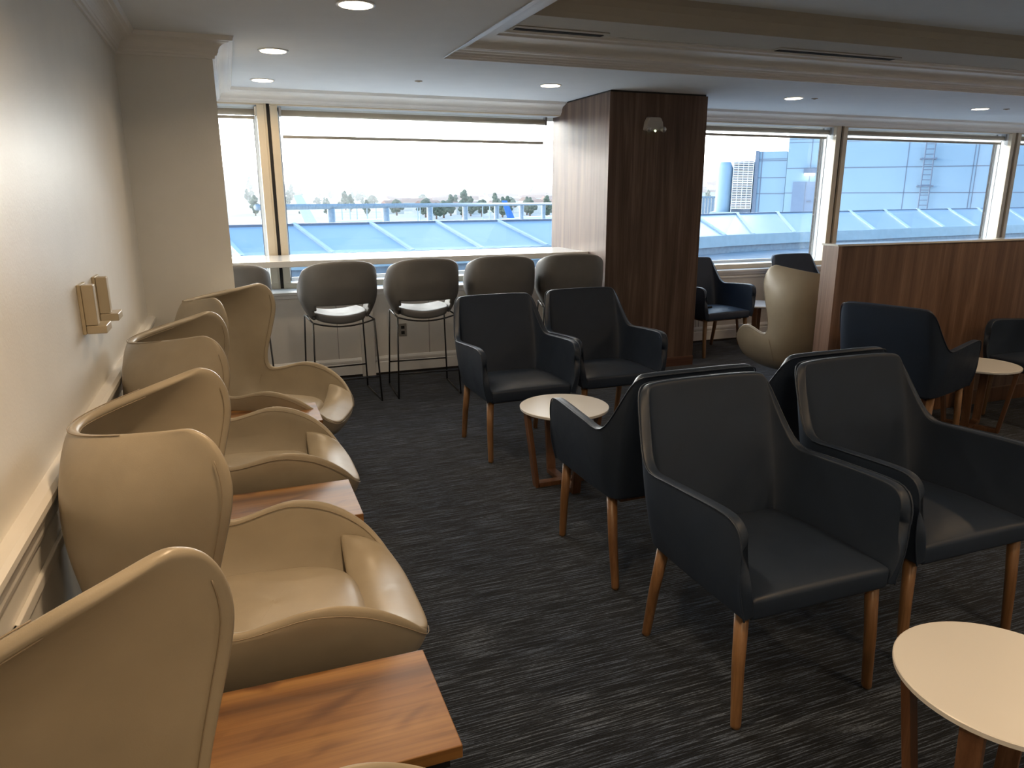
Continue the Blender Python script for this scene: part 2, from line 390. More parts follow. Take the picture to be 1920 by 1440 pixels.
# windows -----------------------------------------------------------
gaps = [.39, 3.53, 6.645, 9.51, 12.5]
wins = [(XW, .39), (.39, 3.53), (3.53, 6.645), (6.645, 9.51), (9.51, 12.5)]
ZB, ZT = .79, 2.385
for i, (x0, x1) in enumerate(wins):
    g = .022
    a, b = x0+(g if i else 0), x1-g
    root = empty('window_%d' % (i+1), ((x0+x1)/2, YW, ZB)); struct(root)
    ox, oy, oz = (x0+x1)/2, YW, ZB
    f = MB(); w = .062
    f.box(a-ox, b-ox, 0, .05, 0, w*.8); f.box(a-ox, b-ox, 0, .05, ZT-ZB-w*.7, ZT-ZB-.004)
    f.box(a-ox, a+w-ox, 0, .05, w*.8, ZT-ZB-w*.7); f.box(b-w-ox, b-ox, 0, .05, w*.8, ZT-ZB-w*.7)
    f.build('window_frame', MT['frame'], root, bevel=.003)
    j = MB(); x_a, x_b = a+w-ox, b-w-ox
    j.box(x_a-.03, x_a, .05, .24, 0, ZT-ZB); j.box(x_b, x_b+.03, .05, .24, 0, ZT-ZB)
    j.box(x_a, x_b, .05, .24, .0, w*.8); j.box(x_a, x_b, .05, .24, ZT-ZB-w*.7, ZT-ZB)
    j.box(x_a, x_a+.008, .14, .16, w*.8, ZT-ZB-w*.7); j.box(x_b-.008, x_b, .14, .16, w*.8, ZT-ZB-w*.7)
    j.build('window_reveal', MT['jamb'], root)
    s = MB(); zb, zt2 = w*.8, ZT-ZB-w*.7
    s.box(x_a, x_b, .20, .225, zb, zb+.03); s.box(x_a, x_b, .20, .225, zt2-.03, zt2)
    s.box(x_a, x_a+.022, .20, .225, zb, zt2); s.box(x_b-.022, x_b, .20, .225, zb, zt2)
    s.build('sash', MT['jamb'], root)
    s2 = MB(); s2.box(x_b-.026, x_b-.0225, .198, .225, zb+.03, zt2-.03); s2.box(x_a+.0225, x_a+.026, .198, .225, zb+.03, zt2-.03)
    s2.build('gasket', MT['gap'], root)
    MB().box(x_a+.02, x_b-.02, .21, .216, zb+.02, zt2-.02).build('glass_pane', MT['glass'], root)
    # black joint between frames
    if i < len(wins)-1:
        k = MB().box(x1-g-ox, x1+g-ox, .03, .05, 0, ZT-ZB); k.build('joint', MT['gap'], root)
        k = MB().box(x1-g-ox, x1-.006-ox, .012, .03, 0, ZT-ZB-.004); k.build('joint_cover', MT['frame'], root)
struct(MB().box(.0, XR, YW-.002, YW+.03, 2.3805, 2.3875).build('trim_10', MT['gap']))
for i, (x0, x1, drop, lab) in enumerate([
        (-.42, .31, 0, 'rolled up roller shade in the narrow window left of the counter window'),
        (.49, 3.0, .15, 'roller shade pulled down a hand width over the counter window'),
        (3.62, 6.55, .018, 'rolled up roller shade in the window right of the wood clad column'),
        (6.76, 9.42, .02, 'rolled up roller shade in the window behind the partition'),
        (9.62, 12.4, .02, 'rolled up roller shade in the window at the far right edge')]):
    r = empty('roller_shade', ((x0+x1)/2, YW+.10, 2.29)); hw = (x1-x0)/2
    tag(r, lab, 'roller shade')
    MB().tube([(-hw, 0, 0), (hw, 0, 0)], .026, 14).build('roller_tube', MT['shadebar'], r, True)
    for q in (-hw, hw-.02): MB().box(q, q+.02, -.03, .03, -.03, .045).build('bracket', MT['steel'], r)
    MB().box(-hw+.02, hw-.02, .022, .0228, -.03-drop, 0).build('shade_fabric', MT['shade'], r)
    MB().box(-hw+.02, hw-.02, .016, .028, -.055-drop, -.03-drop).build('hem_bar', MT['shadebar'], r)

# column -------------------------------------------------------------
colm = empty('wood_clad_column', (3.6, 6.3, 0)); tag(colm, 'dark walnut clad square column standing between the window counter and the lounge', 'column')
x0, x1, y0, y1 = 3.11-3.6, 4.09-3.6, 5.815-6.3, 7.0-6.3
m = MB(); r = .13
pts = [(y0, .09), (y1, .09), (y1, ZC-.015-r)]
for i in range(1, 9):
    a = i/8*PI/2; pts.append((y1-r+r*math.cos(a), ZC-.015-r+r*math.sin(a)))
pts.append((y0, ZC-.015))
m.prism(pts, lambda p: (x0, p[0], p[1]), lambda p: (x0+.02, p[0], p[1]))
m.box(x0+.02, x1, y0, 6.515-6.3, .09, ZC-.015)
m.build('veneer_cladding', MT['walnut'], colm)
MB().box(x0+.02, x1-.02, 6.515-6.3, 6.69-6.3, .0, ZC-.015).build('back_panel', MT['walnut'], colm)
MB().box(x0-.004, x1+.004, y0-.006, 6.51-6.3, 0, .09).build('base_board', wood('column_base_wood', (.08, .035, .022), (.12, .055, .035), (.17, .085, .055), 'x', 1.5, .4, .1), colm)
MB().box(x0+.012, x1-.012, y0+.012, y1-.3, ZC-.015, ZC).build('shadow_gap', MT['gap'], colm)

# counter ------------------------------------------------------------
ct = empty('window_counter', (1.305, 6.48, 1.04)); tag(ct, 'long glossy white bar counter running along the window to the wooden column', 'counter')
MB().box(-1.803, 1.803, -.335, .335, 0, .05).build('worktop', MT['white'], ct, bevel=.004)
for x in (-1.45, -.6, .25, 1.1): MB().prism([(-.16, -.002), (.06, -.002), (.06, -.25), (.03, -.25), (-.16, -.03)], lambda p: (x-.02, p[0], p[1]), lambda p: (x+.02, p[0], p[1])).build('support_bracket', MT['panel'], ct)

# partition ----------------------------------------------------------
pt = empty('partition_wall', (7.5, 3.9, 0)); tag(pt, 'chest high walnut veneer partition with white cap dividing the lounge', 'partition')
MB().box(3.84-7.5, 4.2, -.06, .07, .12, 1.262).build('veneer_panel', MT['walnut2'], pt)
MB().box(3.81-7.5, 3.84-7.5, -.065, .075, .0, 1.262).build('end_panel', MT['walnut3'], pt)
MB().box(3.84-7.5, 4.2, -.075, .085, 0, .12).build('base_board', MT['frwood'], pt, bevel=.004)
MB().box(3.80-7.5, 4.2, -.068, .078, 1.262, 1.274).build('cap', MT['white'], pt)

# fixtures -----------------------------------------------------------
def downlight(x, y, z, lab, power=26, grp='recessed ceiling downlights', vis=True):
    o = empty('ceiling_downlight', (x, y, z)); tag(o, lab, 'ceiling light', grp)
    m = MB(); n = 32; a, b = .092, .078
    m.lathe([(b, -.001), (b, -.006), (a, -.004), (a, 0)], n=n)
    m.build('trim_ring', MT['trim'], o, True)
    MB().lathe([(.076, -.0065), (.076, -.001)], n=n).build('lens', MT['lens'], o)
    L = bpy.data.lights.new('lamp', 'AREA'); L.shape = 'DISK'; L.size = .14; L.energy = power; L.color = (1.0, .76, .50); L.spread = math.radians(150)
    lo = bpy.data.objects.new('lamp', L); COL.objects.link(lo); lo.parent = o; lo.location = (0, 0, -.012); L.energy *= .78; L.color = (1.0, .76, .50) if y > 3 and z < 2.6 else (1.0, .69, .40)
    return o
downlight(.351, 5.014, ZC, 'round ceiling downlight nearest the white corner pier, nearer the room', 6)
downlight(.343, 6.26, ZC, 'round ceiling downlight close to the window near the white corner pier', 6)
downlight(2.535, 5.764, ZC, 'round ceiling downlight just left of the wooden column', 4)
downlight(4.972, 5.74, ZC, 'round ceiling downlight right of the wooden column', 4)
downlight(7.429, 5.771, ZC, 'round ceiling downlight at the far right of the window strip', 4)
downlight(.645, 3.72, ZC, 'round ceiling downlight cut by the top edge of the picture', 9)
for (x, y, z, p) in [(.30, 1.5, ZC, 15), (.45, -.6, ZC, 16), (.45, -2.8, ZC, 14), (2.6, .3, 2.713, 14), (3.0, -1.4, 2.713, 14), (5.4, .6, 2.713, 12), (5.4, -1.4, 2.713, 10),
                     (7.9, 2.2, 2.713, 10), (7.9, -.4, 2.713, 10), (5.2, 2.75, 2.713, 10)]:
    downlight(x, y, z, 'round recessed ceiling downlight outside the picture, behind or beside the viewer', p)
def sprinkler(x, y, lab):
    o = MB().lathe([(.03, 0), (.03, -.004), (.012, -.006), (.012, -.009)], n=20).build('sprinkler_cover', MT['shadebar'], None, True, loc=(x, y, ZC))
    tag(o, lab, 'sprinkler', 'ceiling sprinkler covers')
sprinkler(1.48, 5.905, 'small flat sprinkler cover on the ceiling left of the downlight by the column')
sprinkler(5.18, 5.70, 'small flat sprinkler cover beside the downlight right of the column')
sprinkler(7.72, 5.70, 'small flat sprinkler cover beside the rightmost downlight')
for (x0, x1, y0, y1, lab) in ((1.72, 2.36, 4.44, 4.54, 'black slot air vent at the left end of the ceiling recess'), (3.70, 4.82, 4.44, 4.54, 'black slot air vent in the ceiling recess, right of the column')):
    v = empty('slot_vent', ((x0+x1)/2, (y0+y1)/2, zt)); tag(v, lab, 'air vent')
    h = (x1-x0)/2
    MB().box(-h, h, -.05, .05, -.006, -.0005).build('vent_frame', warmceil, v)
    MB().box(-h+.02, h-.02, -.005, .045, -.009, -.0062).build('slot', MT['dark'], v)
# emergency light on the column
em = empty('emergency_light', (3.53, 5.815, 2.19)); tag(em, 'off white twin head emergency light fixed high on the wooden column', 'emergency light')
pts = [(-.095, -.045), (-.085, .02), (-.065, .058), (-.05, .065), (.05, .065), (.065, .058), (.085, .02), (.095, -.045), (.08, -.055), (-.08, -.055)]
MB().prism(pts, lambda p: (p[0], -.002, p[1]), lambda p: (p[0]*.88, -.055, p[1]*.88)).build('housing', MT['grwhite'], em, bevel=.006)
for sx_ in (-1, 1):
    l = MB().tube([(sx_*.072, -.048, -.036), (sx_*.074, -.078, -.044)], [.021, .024], 18).build('lamp_head', MT['grwhite'], em, True)
    MB().tube([(sx_*.074, -.0775, -.044), (sx_*.0743, -.081, -.045)], [.017, .017], 16).build('lamp_lens', MT['steel'], l, True)
MB().tube([(0, -.05, -.052), (0, -.058, -.056)], .008, 10).build('indicator', MT['led'], em, True)
# two wall brackets (card holders) on the left wall
wallb = []
for y, z, lab in ((2.86, 1.225, 'cream plastic wall holder on the left wall, the one nearer the viewer'), (3.16, 1.222, 'cream plastic wall holder on the left wall, the one nearer the pier')):
    o = empty('wall_holder', (XW, y, z)); tag(o, lab, 'wall holder', 'cream holders on the left wall')
    MB().box(0, .012, -.055, .055, -.085, .085).build('back_plate', MT['plastic'], o, bevel=.003)
    MB().box(.0125, .05, -.054, -.012, -.0545, .084).build('side_post', MT['plastic'], o, bevel=.004)
    MB().box(.0125, .075, -.054, .054, -.084, -.055).build('ledge', MT['plastic'], o, bevel=.004)
ou = empty('power_outlet', (1.41, 6.53, .40)); tag(ou, 'grey power outlet on the panel below the window counter', 'outlet')
MB().box(-.036, .036, -.006, 0, -.058, .058).build('cover_plate', MT['outlet'], ou, bevel=.002)
for z in (-.025, .025): MB().box(-.016, .016, -.008, -.0062, z-.014, z+.014).build('socket', MT['gap'], ou)

# ------------------------------------------------------------------ egg chairs
def egg_chair():
    root = empty('egg_chair')
    RW = [((-.135, .330, 1.097), (-.420, 0, 1.045), .05), ((-.090, .352, 1.082), (-.436, 0, 1.012), .35), ((-.056, .368, 1.03), (-.448, 0, .965), .65), ((-.042, .373, .95), (-.458, 0, .89), .9),
          ((-.062, .368, .85), (-.458, 0, .79), 1), ((-.095, .357, .73), (-.440, 0, .67), 1), ((-.113, .35, .635), (-.41, 0, .54), 1),
          ((-.090, .352, .575), (-.35, 0, .42), 1), ((0, .362, .587), (-.28, 0, .32), 1), ((.12, .369, .612), (-.15, 0, .265), 1),
          ((.25, .358, .578), (.03, 0, .235), 1), ((.355, .33, .50), (.22, 0, .235), 1), ((.415, .27, .422), (.355, 0, .262), 1), ((.442, .17, .375), (.425, 0, .305), 1), ((.450, .06, .360), (.450, 0, .357), 1)]
    Ls = crom([r[0] for r in RW], 2); Bs = crom([r[1] for r in RW], 2); ws = [v.x for v in crom([(r[2], 0, 0) for r in RW], 2)]
    H = 9; verts = []; rows = []
    for L, B, w in zip(Ls, Bs, ws):
        half = []
        for i in range(H):
            u = i/(H-1); ph = u*PI/2
            yv, xv = 1-u, math.sin(ph)**1.15
            if i == H-1: ye, xe = 0, 1
            else: ye, xe = math.cos(ph)**.70, math.sin(ph)**.82
            yf = yv*(1-w)+ye*w; xf = xv*(1-w)+xe*w
            half.append(Vector((L.x+(B.x-L.x)*xf, L.y*yf, L.z+(B.z-L.z)*xf)))
        rows.append(half+[Vector((p.x, -p.y, p.z)) for p in half[-2::-1]])
    nc = len(rows[0]); nr = len(rows)
    sh = mesh('shell', [p for r in rows for p in r], [f[::-1] for f in grid_faces(nr, nc)], MT['tan'], root, True)
    md = sh.modifiers.new('thick', 'SOLIDIFY'); md.thickness = .026; md.offset = -1; md.use_even_offset = False
    md = sh.modifiers.new('sub', 'SUBSURF'); md.levels = 2; md.render_levels = 2
    # stitched lines set a little back from the rim, outside and inside, and seams at the waist
    def nrm(i, j):
        i0, i1 = max(0, i-1), min(nr-1, i+1); j0, j1 = max(0, j-1), min(nc-1, j+1)
        n_ = (rows[i1][j]-rows[i0][j]).cross(rows[i][j1]-rows[i][j0]); n_.normalize()
        return n_
    ref = nrm(nr//2, nc//2); sg = -1 if ref.z > 0 else 1
    def onsh(i, j, i2, j2, t, d):
        return rows[i][j].lerp(rows[i2][j2], t)+(nrm(i, j)+nrm(i2, j2)).normalized()*sg*d
    for d in (.0012, -.0272):
        left = [onsh(i, 0, i, 1, .27, d) for i in range(4, nr-2)]
        topl = [onsh(0, j, 1, j, .55, d) for j in range(3, nc-3)]
        MB().tube(crom(topl, 2), .0014, 6).build('rim_stitching', MT['tanpipe'], root, True)
        for q in (1, -1): MB().tube(crom([Vector((p.x, q*p.y, p.z)) for p in left], 2), .0014, 6).build('rim_stitching', MT['tanpipe'], root, True)
        for q in (0, 1):
            seam = [rows[i][j if q == 0 else nc-1-j]+nrm(i, j if q == 0 else nc-1-j)*sg*d for (i, j) in ((14, 1), (15, 2), (16, 3), (17, 4))]
            MB().tube(crom(seam, 3), .0016, 6).build('side_seam', MT['tanpipe'], root, True)
    # cushion
    cu = MB(); n = 32; N2 = 12; vs = []; fs = []
    for i in range(N2+1):
        ph = -PI/2+PI*i/N2; cz = math.copysign(abs(math.sin(ph))**.8, math.sin(ph)); cr_ = abs(math.cos(ph))**.32
        for j in range(n):
            t = 2*PI*j/n; ex = .55
            x = math.copysign(abs(math.cos(t))**ex, math.cos(t)); y = math.copysign(abs(math.sin(t))**ex, math.sin(t))
            vs.append((.022+.262*cr_*x, .252*cr_*y*(1-.06*x), .385+.058*cz-.008*x))
    for i in range(N2):
        for j in range(n): fs.append([i*n+j, i*n+(j+1) % n, (i+1)*n+(j+1) % n, (i+1)*n+j])
    cu.add(vs, fs); cu.build('seat_cushion', MT['tan'], root, True)
    NU, NV = 8, 20; vs = []
    for i in range(NU+1):
        for j in range(NV+1):
            u, t = i/NU, -1+2*j/NV; t4 = t**4
            vs.append((.262+.183*u-.048*t4*u, t*(.328-.056*u), 0.362*(1-u)+.356*u+.030*math.sin(PI*min(1, u*1.05))*(1-.5*t4)+(.105*(1-u)+.060*u)*t4))
    fr_ = mesh('front_pad', vs, grid_faces(NU+1, NV+1), MT['tan'], root, True)
    md = fr_.modifiers.new('thick', 'SOLIDIFY'); md.thickness = .02; md.offset = -1
    md = fr_.modifiers.new('sub', 'SUBSURF'); md.levels = 1; md.render_levels = 1
    # pedestal with four-star foot
    ped = MB().tube([(-.0, 0, .04), (-.0, 0, .30)], [.028, .028], 16)
    ped.build('pedestal', MT['steel'], root, True)
    ft = MB()
    for k2 in range(4):
        a_ = k2*PI/2+PI/4; d = Vector((math.cos(a_), math.sin(a_), 0))
        ft.tube([Vector((0, 0, .05)), d*.14+Vector((0, 0, .035)), d*.29+Vector((0, 0, .014))], [.026, .02, .0135], 10)
    ft.build('star_foot', MT['steel'], root, True)
    return root
eg = egg_chair()
eggs = [(-.015, .775, -2, 'tan leather egg chair nearest the viewer, cut off at the bottom left corner'),
        (0, 2.03, 0, 'tan leather egg chair with full seat visible, between the two nearest slab tables'),
        (0, 3.23, 0, 'tan leather egg chair third along the left wall, behind the second slab table'),
        (.13, 4.27, -22, 'tan leather egg chair turned towards the room beside the white pier'),
        (4.11, 4.465, 82, 'tan leather egg chair seen from behind at the end of the walnut partition')]
for i, (x, y, a, lab) in enumerate(eggs):
    o = eg if i == 0 else copy_tree(eg)
    o.location = (x, y, 0); o.rotation_euler = (0, 0, math.radians(a)); tag(o, lab, 'armchair', 'tan egg chairs')

# ------------------------------------------------------------------ slab side tables
def slab_table():
    r = empty('slab_side_table')
    MB().box(-.27, .26, -.175, .175, .468, .50).build('tabletop', MT['tabwood'], r, bevel=.003)
    b = MB()
    for y in (-.15, .15):
        b.bar((-.22, y, .012), (.21, y, .012), .025, .024); b.bar((-.22, y, .456), (.235, y, .456), .025, .024)
        b.bar((-.21, y, .02), (-.21, y, .45), .024, .024, (0, 1, 0)); b.bar((.20, y, .02), (.20, y, .45), .024, .024, (0, 1, 0))
    b.bar((.222, -.14, .456), (.222, .14, .456), .024, .024); b.bar((-.21, -.14, .456), (-.21, .14, .456), .024, .024)
    b.build('frame', MT['blackmetal'], r)
    return r
st = slab_table()
for i, (y, rz, lab) in enumerate([(1.395, -.5, 'orange brown wood slab side table in the foreground'),
                              (2.60, 0, 'orange brown wood slab side table behind the foreground egg chair'),
                              (3.80, 0, 'wood slab side table farthest back, reflecting window light')]):
    o = st if i == 0 else copy_tree(st); o.location = (.095, y, 0); o.rotation_euler = (0, 0, math.radians(rz))
    tag(o, lab, 'side table', 'wood slab side tables')

# ------------------------------------------------------------------ upholstered armchairs
def armchair():
    root = empty('armchair')
    rimh = [(.321, -.290, .60), (.324, -.287, .645), (.327, -.272, .685), (.331, -.240, .707), (.333, -.18, .713), (.335, -.04, .705), (.336, .09, .696), (.334, .185, .690), (.326, .242, .718), (.311, .290, .785), (.295, .335, .862), (.282, .362, .908), (.262, .382, .936), (.22, .393, .946), (.10, .399, .949), (0, .400, .949)]
    both = [(.292, -.290, .392), (.292, -.283, .392), (.292, -.268, .392), (.293, -.240, .392), (.293, -.18, .392), (.293, -.04, .392), (.292, .08, .392), (.289, .16, .392), (.286, .205, .392), (.278, .235, .392), (.264, .252, .392), (.245, .259, .392), (.22, .262, .392), (.18, .264, .392), (.09, .265, .392), (0, .265, .392)]
    R = crom(rimh, 2); B = crom(both, 2)
    R = R+[Vector((-p.x, p.y, p.z)) for p in R[-2::-1]]; B = B+[Vector((-p.x, p.y, p.z)) for p in B[-2::-1]]
    TT = [0, .03, .15, .3, .45, .6, .75, .88, .97, 1]; NT = len(TT)-1; rows = []
    for t in TT:
        row = []
        for b, r in zip(B, R):
            p = b.lerp(r, t); k = math.sin(t*PI)
            p = p+Vector((math.copysign(.010*k*min(1, abs(p.x)/.2), p.x), 0, 0))
            row.append(p)
        rows.append(row)
    nc = len(rows[0])
    sh = mesh('shell', [p for r in rows for p in r], grid_faces(NT+1, nc), MT['navy'], root, True)
    md = sh.modifiers.new('thick', 'SOLIDIFY'); md.thickness = .036; md.offset = -1; md.use_even_offset = False
    md = sh.modifiers.new('sub', 'SUBSURF'); md.levels = 1; md.render_levels = 2
    off = [Vector((p.x*.992, p.y*.992, p.z-.006)) for p in R]
    pipe_path = [r[0] for r in rows[:-1]]+[Vector((p.x*1.003, p.y+(.002 if p.y > 0 else -.002), p.z-.003)) for p in R]+[r[-1] for r in rows[-2::-1]]
    MB().tube(pipe_path, .003, 6).build('piping', MT['navy'], root, True)
    # seat
    vs = []; n = 10; fs = []
    m = MB(); top = []
    for i in range(n+1):
        for j in range(n+1):
            u, v = -1+2*i/n, -1+2*j/n
            x = .268*u*(1-.04*(v > 0)*v); y = -.292+(v+1)/2*.53
            z = .458+.026*(1-u**4)*(1-v**4)-.012*max(0, v)
            top.append((x, y, z))
    fs = [[i*(n+1)+j, (i+1)*(n+1)+j, (i+1)*(n+1)+j+1, i*(n+1)+j+1] for i in range(n) for j in range(n)]
    bot = [(x, y+(.003 if y < -.28 else 0), .382) for (x, y, z) in top]
    m.add(top, fs); k = len(m.v); m.v += [Vector(b) for b in bot]; m.f += [[a+k for a in f[::-1]] for f in fs]
    bd = [i*(n+1) for i in range(n+1)]+[n*(n+1)+j for j in range(1, n+1)]+[i*(n+1)+n for i in range(n-1, -1, -1)]+[j for j in range(n-1, 0, -1)]
    for a, b in zip(bd, bd[1:]+bd[:1]): m.f.append([b, a, a+k, b+k])
    se = m.build('seat', MT['navy'], root, True)
    md = se.modifiers.new('b', 'BEVEL'); md.width = .016; md.segments = 4; md.limit_method = 'ANGLE'; md.angle_limit = .9
    # base rail + legs
    b = MB().box(-.23, .23, -.21, -.185, .36, .392).box(-.22, .22, .18, .205, .36, .392).box(-.23, -.21, -.185, .18, .36, .392).box(.21, .23, -.185, .18, .36, .392)
    b.build('seat_rail', MT['frwood'], root)
    for sx_ in (-1, 1):
        for (yt, yb_) in ((-.235, -.262), (.195, .268)):
            MB().tube([(sx_*.268, yb_, 0), (sx_*.2645, yb_*.995, .012), (sx_*.264, (yt+yb_)/2, .2), (sx_*.256, yt, .394)], [.0145, .0165, .0195, .0225], 16).build('leg', MT['legwood'], root, True)
    return root
ac = armchair()
arms = [(1.59, 1.80, 0, 'near dark leather armchair, the left of the front pair facing the viewer'),
        (2.345, 1.865, 0, 'near dark leather armchair, the right of the front pair, cut by the right edge'),
        (1.64, 2.665, 180, 'navy armchair backing onto the left front chair, one arm over a white table'),
        (2.40, 2.73, 180, 'dark navy armchair back to back with the right front chair, mostly hidden'),
        (1.64, 4.255, 1, 'dark armchair in the middle distance, left one in front of the bar stools'),
        (2.325, 4.34, 0, 'dark armchair in the middle distance, right one in front of the wooden column'),
        (4.60, 6.27, 4, 'navy armchair by the window just right of the wooden column'),
        (5.93, 6.28, 0, 'dark armchair by the window, only its back showing above the tan egg chair'),
        (4.03, 3.39, 108, 'blue armchair seen from behind in front of the walnut partition'),
        (5.40, 3.34, -90, 'dark armchair at the right edge beyond the small table by the partition')]
for i, (x, y, a, lab) in enumerate(arms):
    o = ac if i == 0 else copy_tree(ac)
    o.location = (x, y, 0); o.rotation_euler = (0, 0, math.radians(a)); tag(o, lab, 'armchair', 'dark armchairs with oak legs')
ph = MB().box(-.03, .03, -.012, .012, 0, .016).build('remote_control', MT['dark'], None, bevel=.004, loc=(4.50, 6.15, .4835))
ph.rotation_euler = (0, 0, .3); tag(ph, 'small black gadget lying on the seat of the navy armchair by the column', 'gadget')

# ------------------------------------------------------------------ round white tables
def round_table():
    r = empty('round_side_table')
    MB().lathe([(.232, .440), (.248, .446), (.249, .458), (.2465, .460)], n=64).build('tabletop', MT['tabwhite'], r, bevel=0)
    for k in range(2):
        m = MB(); a = k*PI/2; d = Vector((math.cos(a), math.sin(a), 0)); n = Vector((-d.y, d.x, 0)); zz = .0 if k == 0 else 0.0
        for sg in (-1, 1):
            m.bar(d*sg*.225+Vector((0, 0, .44)), d*sg*.165+Vector((0, 0, .0)), .05, .024, d)
        if k == 0: m.bar(d*-.165+Vector((0, 0, .013)), d*.165+Vector((0, 0, .013)), .05, .026)
        else:
            for sg in (-1, 1): m.bar(d*sg*.0255+Vector((0, 0, .013)), d*sg*.165+Vector((0, 0, .013)), .05, .026)
        if k == 0: m.bar(d*-.21+Vector((0, 0, .427)), d*.21+Vector((0, 0, .427)), .05, .024)
        else:
            for sg in (-1, 1): m.bar(d*sg*.0255+Vector((0, 0, .427)), d*sg*.21+Vector((0, 0, .427)), .05, .024)
        m.build('trestle_frame', MT['frwood'], r, bevel=.002)
    return r
rt = round_table()
for i, (x, y, a, lab) in enumerate([(1.665, .996, 20, 'round white side table at the bottom right corner in the foreground'),
        (1.661, 3.54, 0, 'round white side table in the middle, between facing armchairs'),
        (4.77, 3.42, 25, 'round white side table half hidden behind the blue armchair arm'),
        (5.27, 6.36, 45, 'round white side table by the window between two armchairs')]):
    o = rt if i == 0 else copy_tree(rt); o.location = (x, y, 0); o.rotation_euler = (0, 0, math.radians(a))
    tag(o, lab, 'side table', 'round white side tables')

# ------------------------------------------------------------------ bar stools
def bar_stool():
    root = empty('bar_stool')
    NS, NR = 33, 13; zs = [.665, .70, .745, .788, .81]
    rows = []
    for k in range(NR):
        row = []
        for j in range(NS):
            a = (-108+216*j/(NS-1))*PI/180; A = abs(a)*180/PI
            sm_ = lambda t: min(1, max(0, t))**2*(3-2*min(1, max(0, t)))
            xn = abs(math.sin(a))**.60; ztop = 1.128-.022*xn**2-.062*xn**7-.15*sm_((A-66)/42)
            z = zs[k] if k < len(zs) else zs[-1]+(ztop-zs[-1])*(k-len(zs)+1)/(NR-len(zs))
            hz = (z-.665)/.46
            w = .285-.080*max(0, (.86-z)/.195)**1.6-.02*max(0, (z-1.0)/.12)**2
            d = .205+.05*min(1, hz*1.8)
            x = math.copysign(abs(math.sin(a))**.60, a)*w
            c_ = math.cos(a); y = -math.copysign(abs(c_)**.62, c_)*d
            y -= .05*hz*max(0, c_)
            row.append(Vector((x, y, z)))
        rows.append(row)
    fs = []
    for i in range(NR-1):
        for j in range(NS-1):
            xm = (rows[i][j].x+rows[i][j+1].x)/2; ym = rows[i][j].y
            if i < 3 and abs(xm) < .195 and ym < 0: continue
            fs.append([i*NS+j, i*NS+j+1, (i+1)*NS+j+1, (i+1)*NS+j])
    vs = [p for r in rows for p in r]; used = sorted({i for f in fs for i in f}); mp = {o: n for n, o in enumerate(used)}
    sh = mesh('shell', [vs[i] for i in used], [[mp[i] for i in f][::-1] for f in fs], MT['grey'], root, True)
    md = sh.modifiers.new('t', 'SOLIDIFY'); md.thickness = .030; md.offset = 0
    md = sh.modifiers.new('s', 'SUBSURF'); md.levels = 1; md.render_levels = 2
    # saddle seat pad
    n = 12; top = []; bot = []
    for i in range(n+1):
        for j in range(n+1):
            u, v = -1+2*i/n, -1+2*j/n
            rx = .212*u*math.sqrt(1-.28*v*v); ry = -.01+.215*v*math.sqrt(1-.28*u*u)
            sag = .028*(u*u)-.02
            top.append((rx, ry, .722+sag)); bot.append((rx*.94, ry*.94, .655+sag))
    f0 = [[i*(n+1)+j, (i+1)*(n+1)+j, (i+1)*(n+1)+j+1, i*(n+1)+j+1] for i in range(n) for j in range(n)]
    m = MB().add(top, f0); k = len(top); m.v += [Vector(b) for b in bot]; m.f += [[a+k for a in f[::-1]] for f in f0]
    bd = [i*(n+1) for i in range(n+1)]+[n*(n+1)+j for j in range(1, n+1)]+[i*(n+1)+n for i in range(n-1, -1, -1)]+[j for j in range(n-1, 0, -1)]
    for a, b in zip(bd, bd[1:]+bd[:1]): m.f.append([b, a, a+k, b+k])
    se = m.build('seat', MT['pad'], root, True)
    md = se.modifiers.new('b', 'BEVEL'); md.width = .018; md.segments = 3; md.limit_method = 'ANGLE'; md.angle_limit = .9
    r = .0065
    g = MB()
    for y in (-.225, .205):
        g.tube([(x, y, .662-.040*(1-(x/.235)**2)) for x in [-.235+.47*i/12 for i in range(13)]], r, 8)
    for x in (-.235, .235): g.tube([(x, -.225, .662), (x, .205, .662)], r, 8)
    g.build('seat_ring', MT['blackmetal'], root, True)
    for sx_ in (-1, 1):
        for (y0_, y1_) in ((-.225, -.262), (.205, .245)):
            MB().tube([(sx_*.235, y0_, .662), (sx_*.258, y1_, .008)], r, 8).build('leg', MT['blackmetal'], root, True)
        MB().tube([(sx_*.258, -.262, .0066), (sx_*.258, .245, .0066)], r, 8).build('runner', MT['blackmetal'], root, True)
    for y in (-.2505, .2325): MB().tube([(-.251, y, .205), (.251, y, .205)], r, 8).build('footrest', MT['blackmetal'], root, True)
    return root
bs = bar_stool()
for i, (x, y, a, lab) in enumerate([(-.045, 5.85, -4, 'grey bar stool half hidden by the white pier at the left end of the counter'),
        (.752, 5.86, -3, 'grey bar stool second from the pier, full back and slot visible'),
        (1.432, 5.87, 3, 'grey bar stool in the middle of the row, in front of the power outlet'),
        (2.115, 5.87, 12, 'grey bar stool behind the left middle distance armchair'),
        (2.76, 5.86, 16, 'grey bar stool next to the wooden column, rightmost of the row')]):
    o = bs if i == 0 else copy_tree(bs); o.location = (x, y, 0); o.rotation_euler = (0, 0, math.radians(-a))
    tag(o, lab, 'bar stool', 'grey bar stools along the window counter')

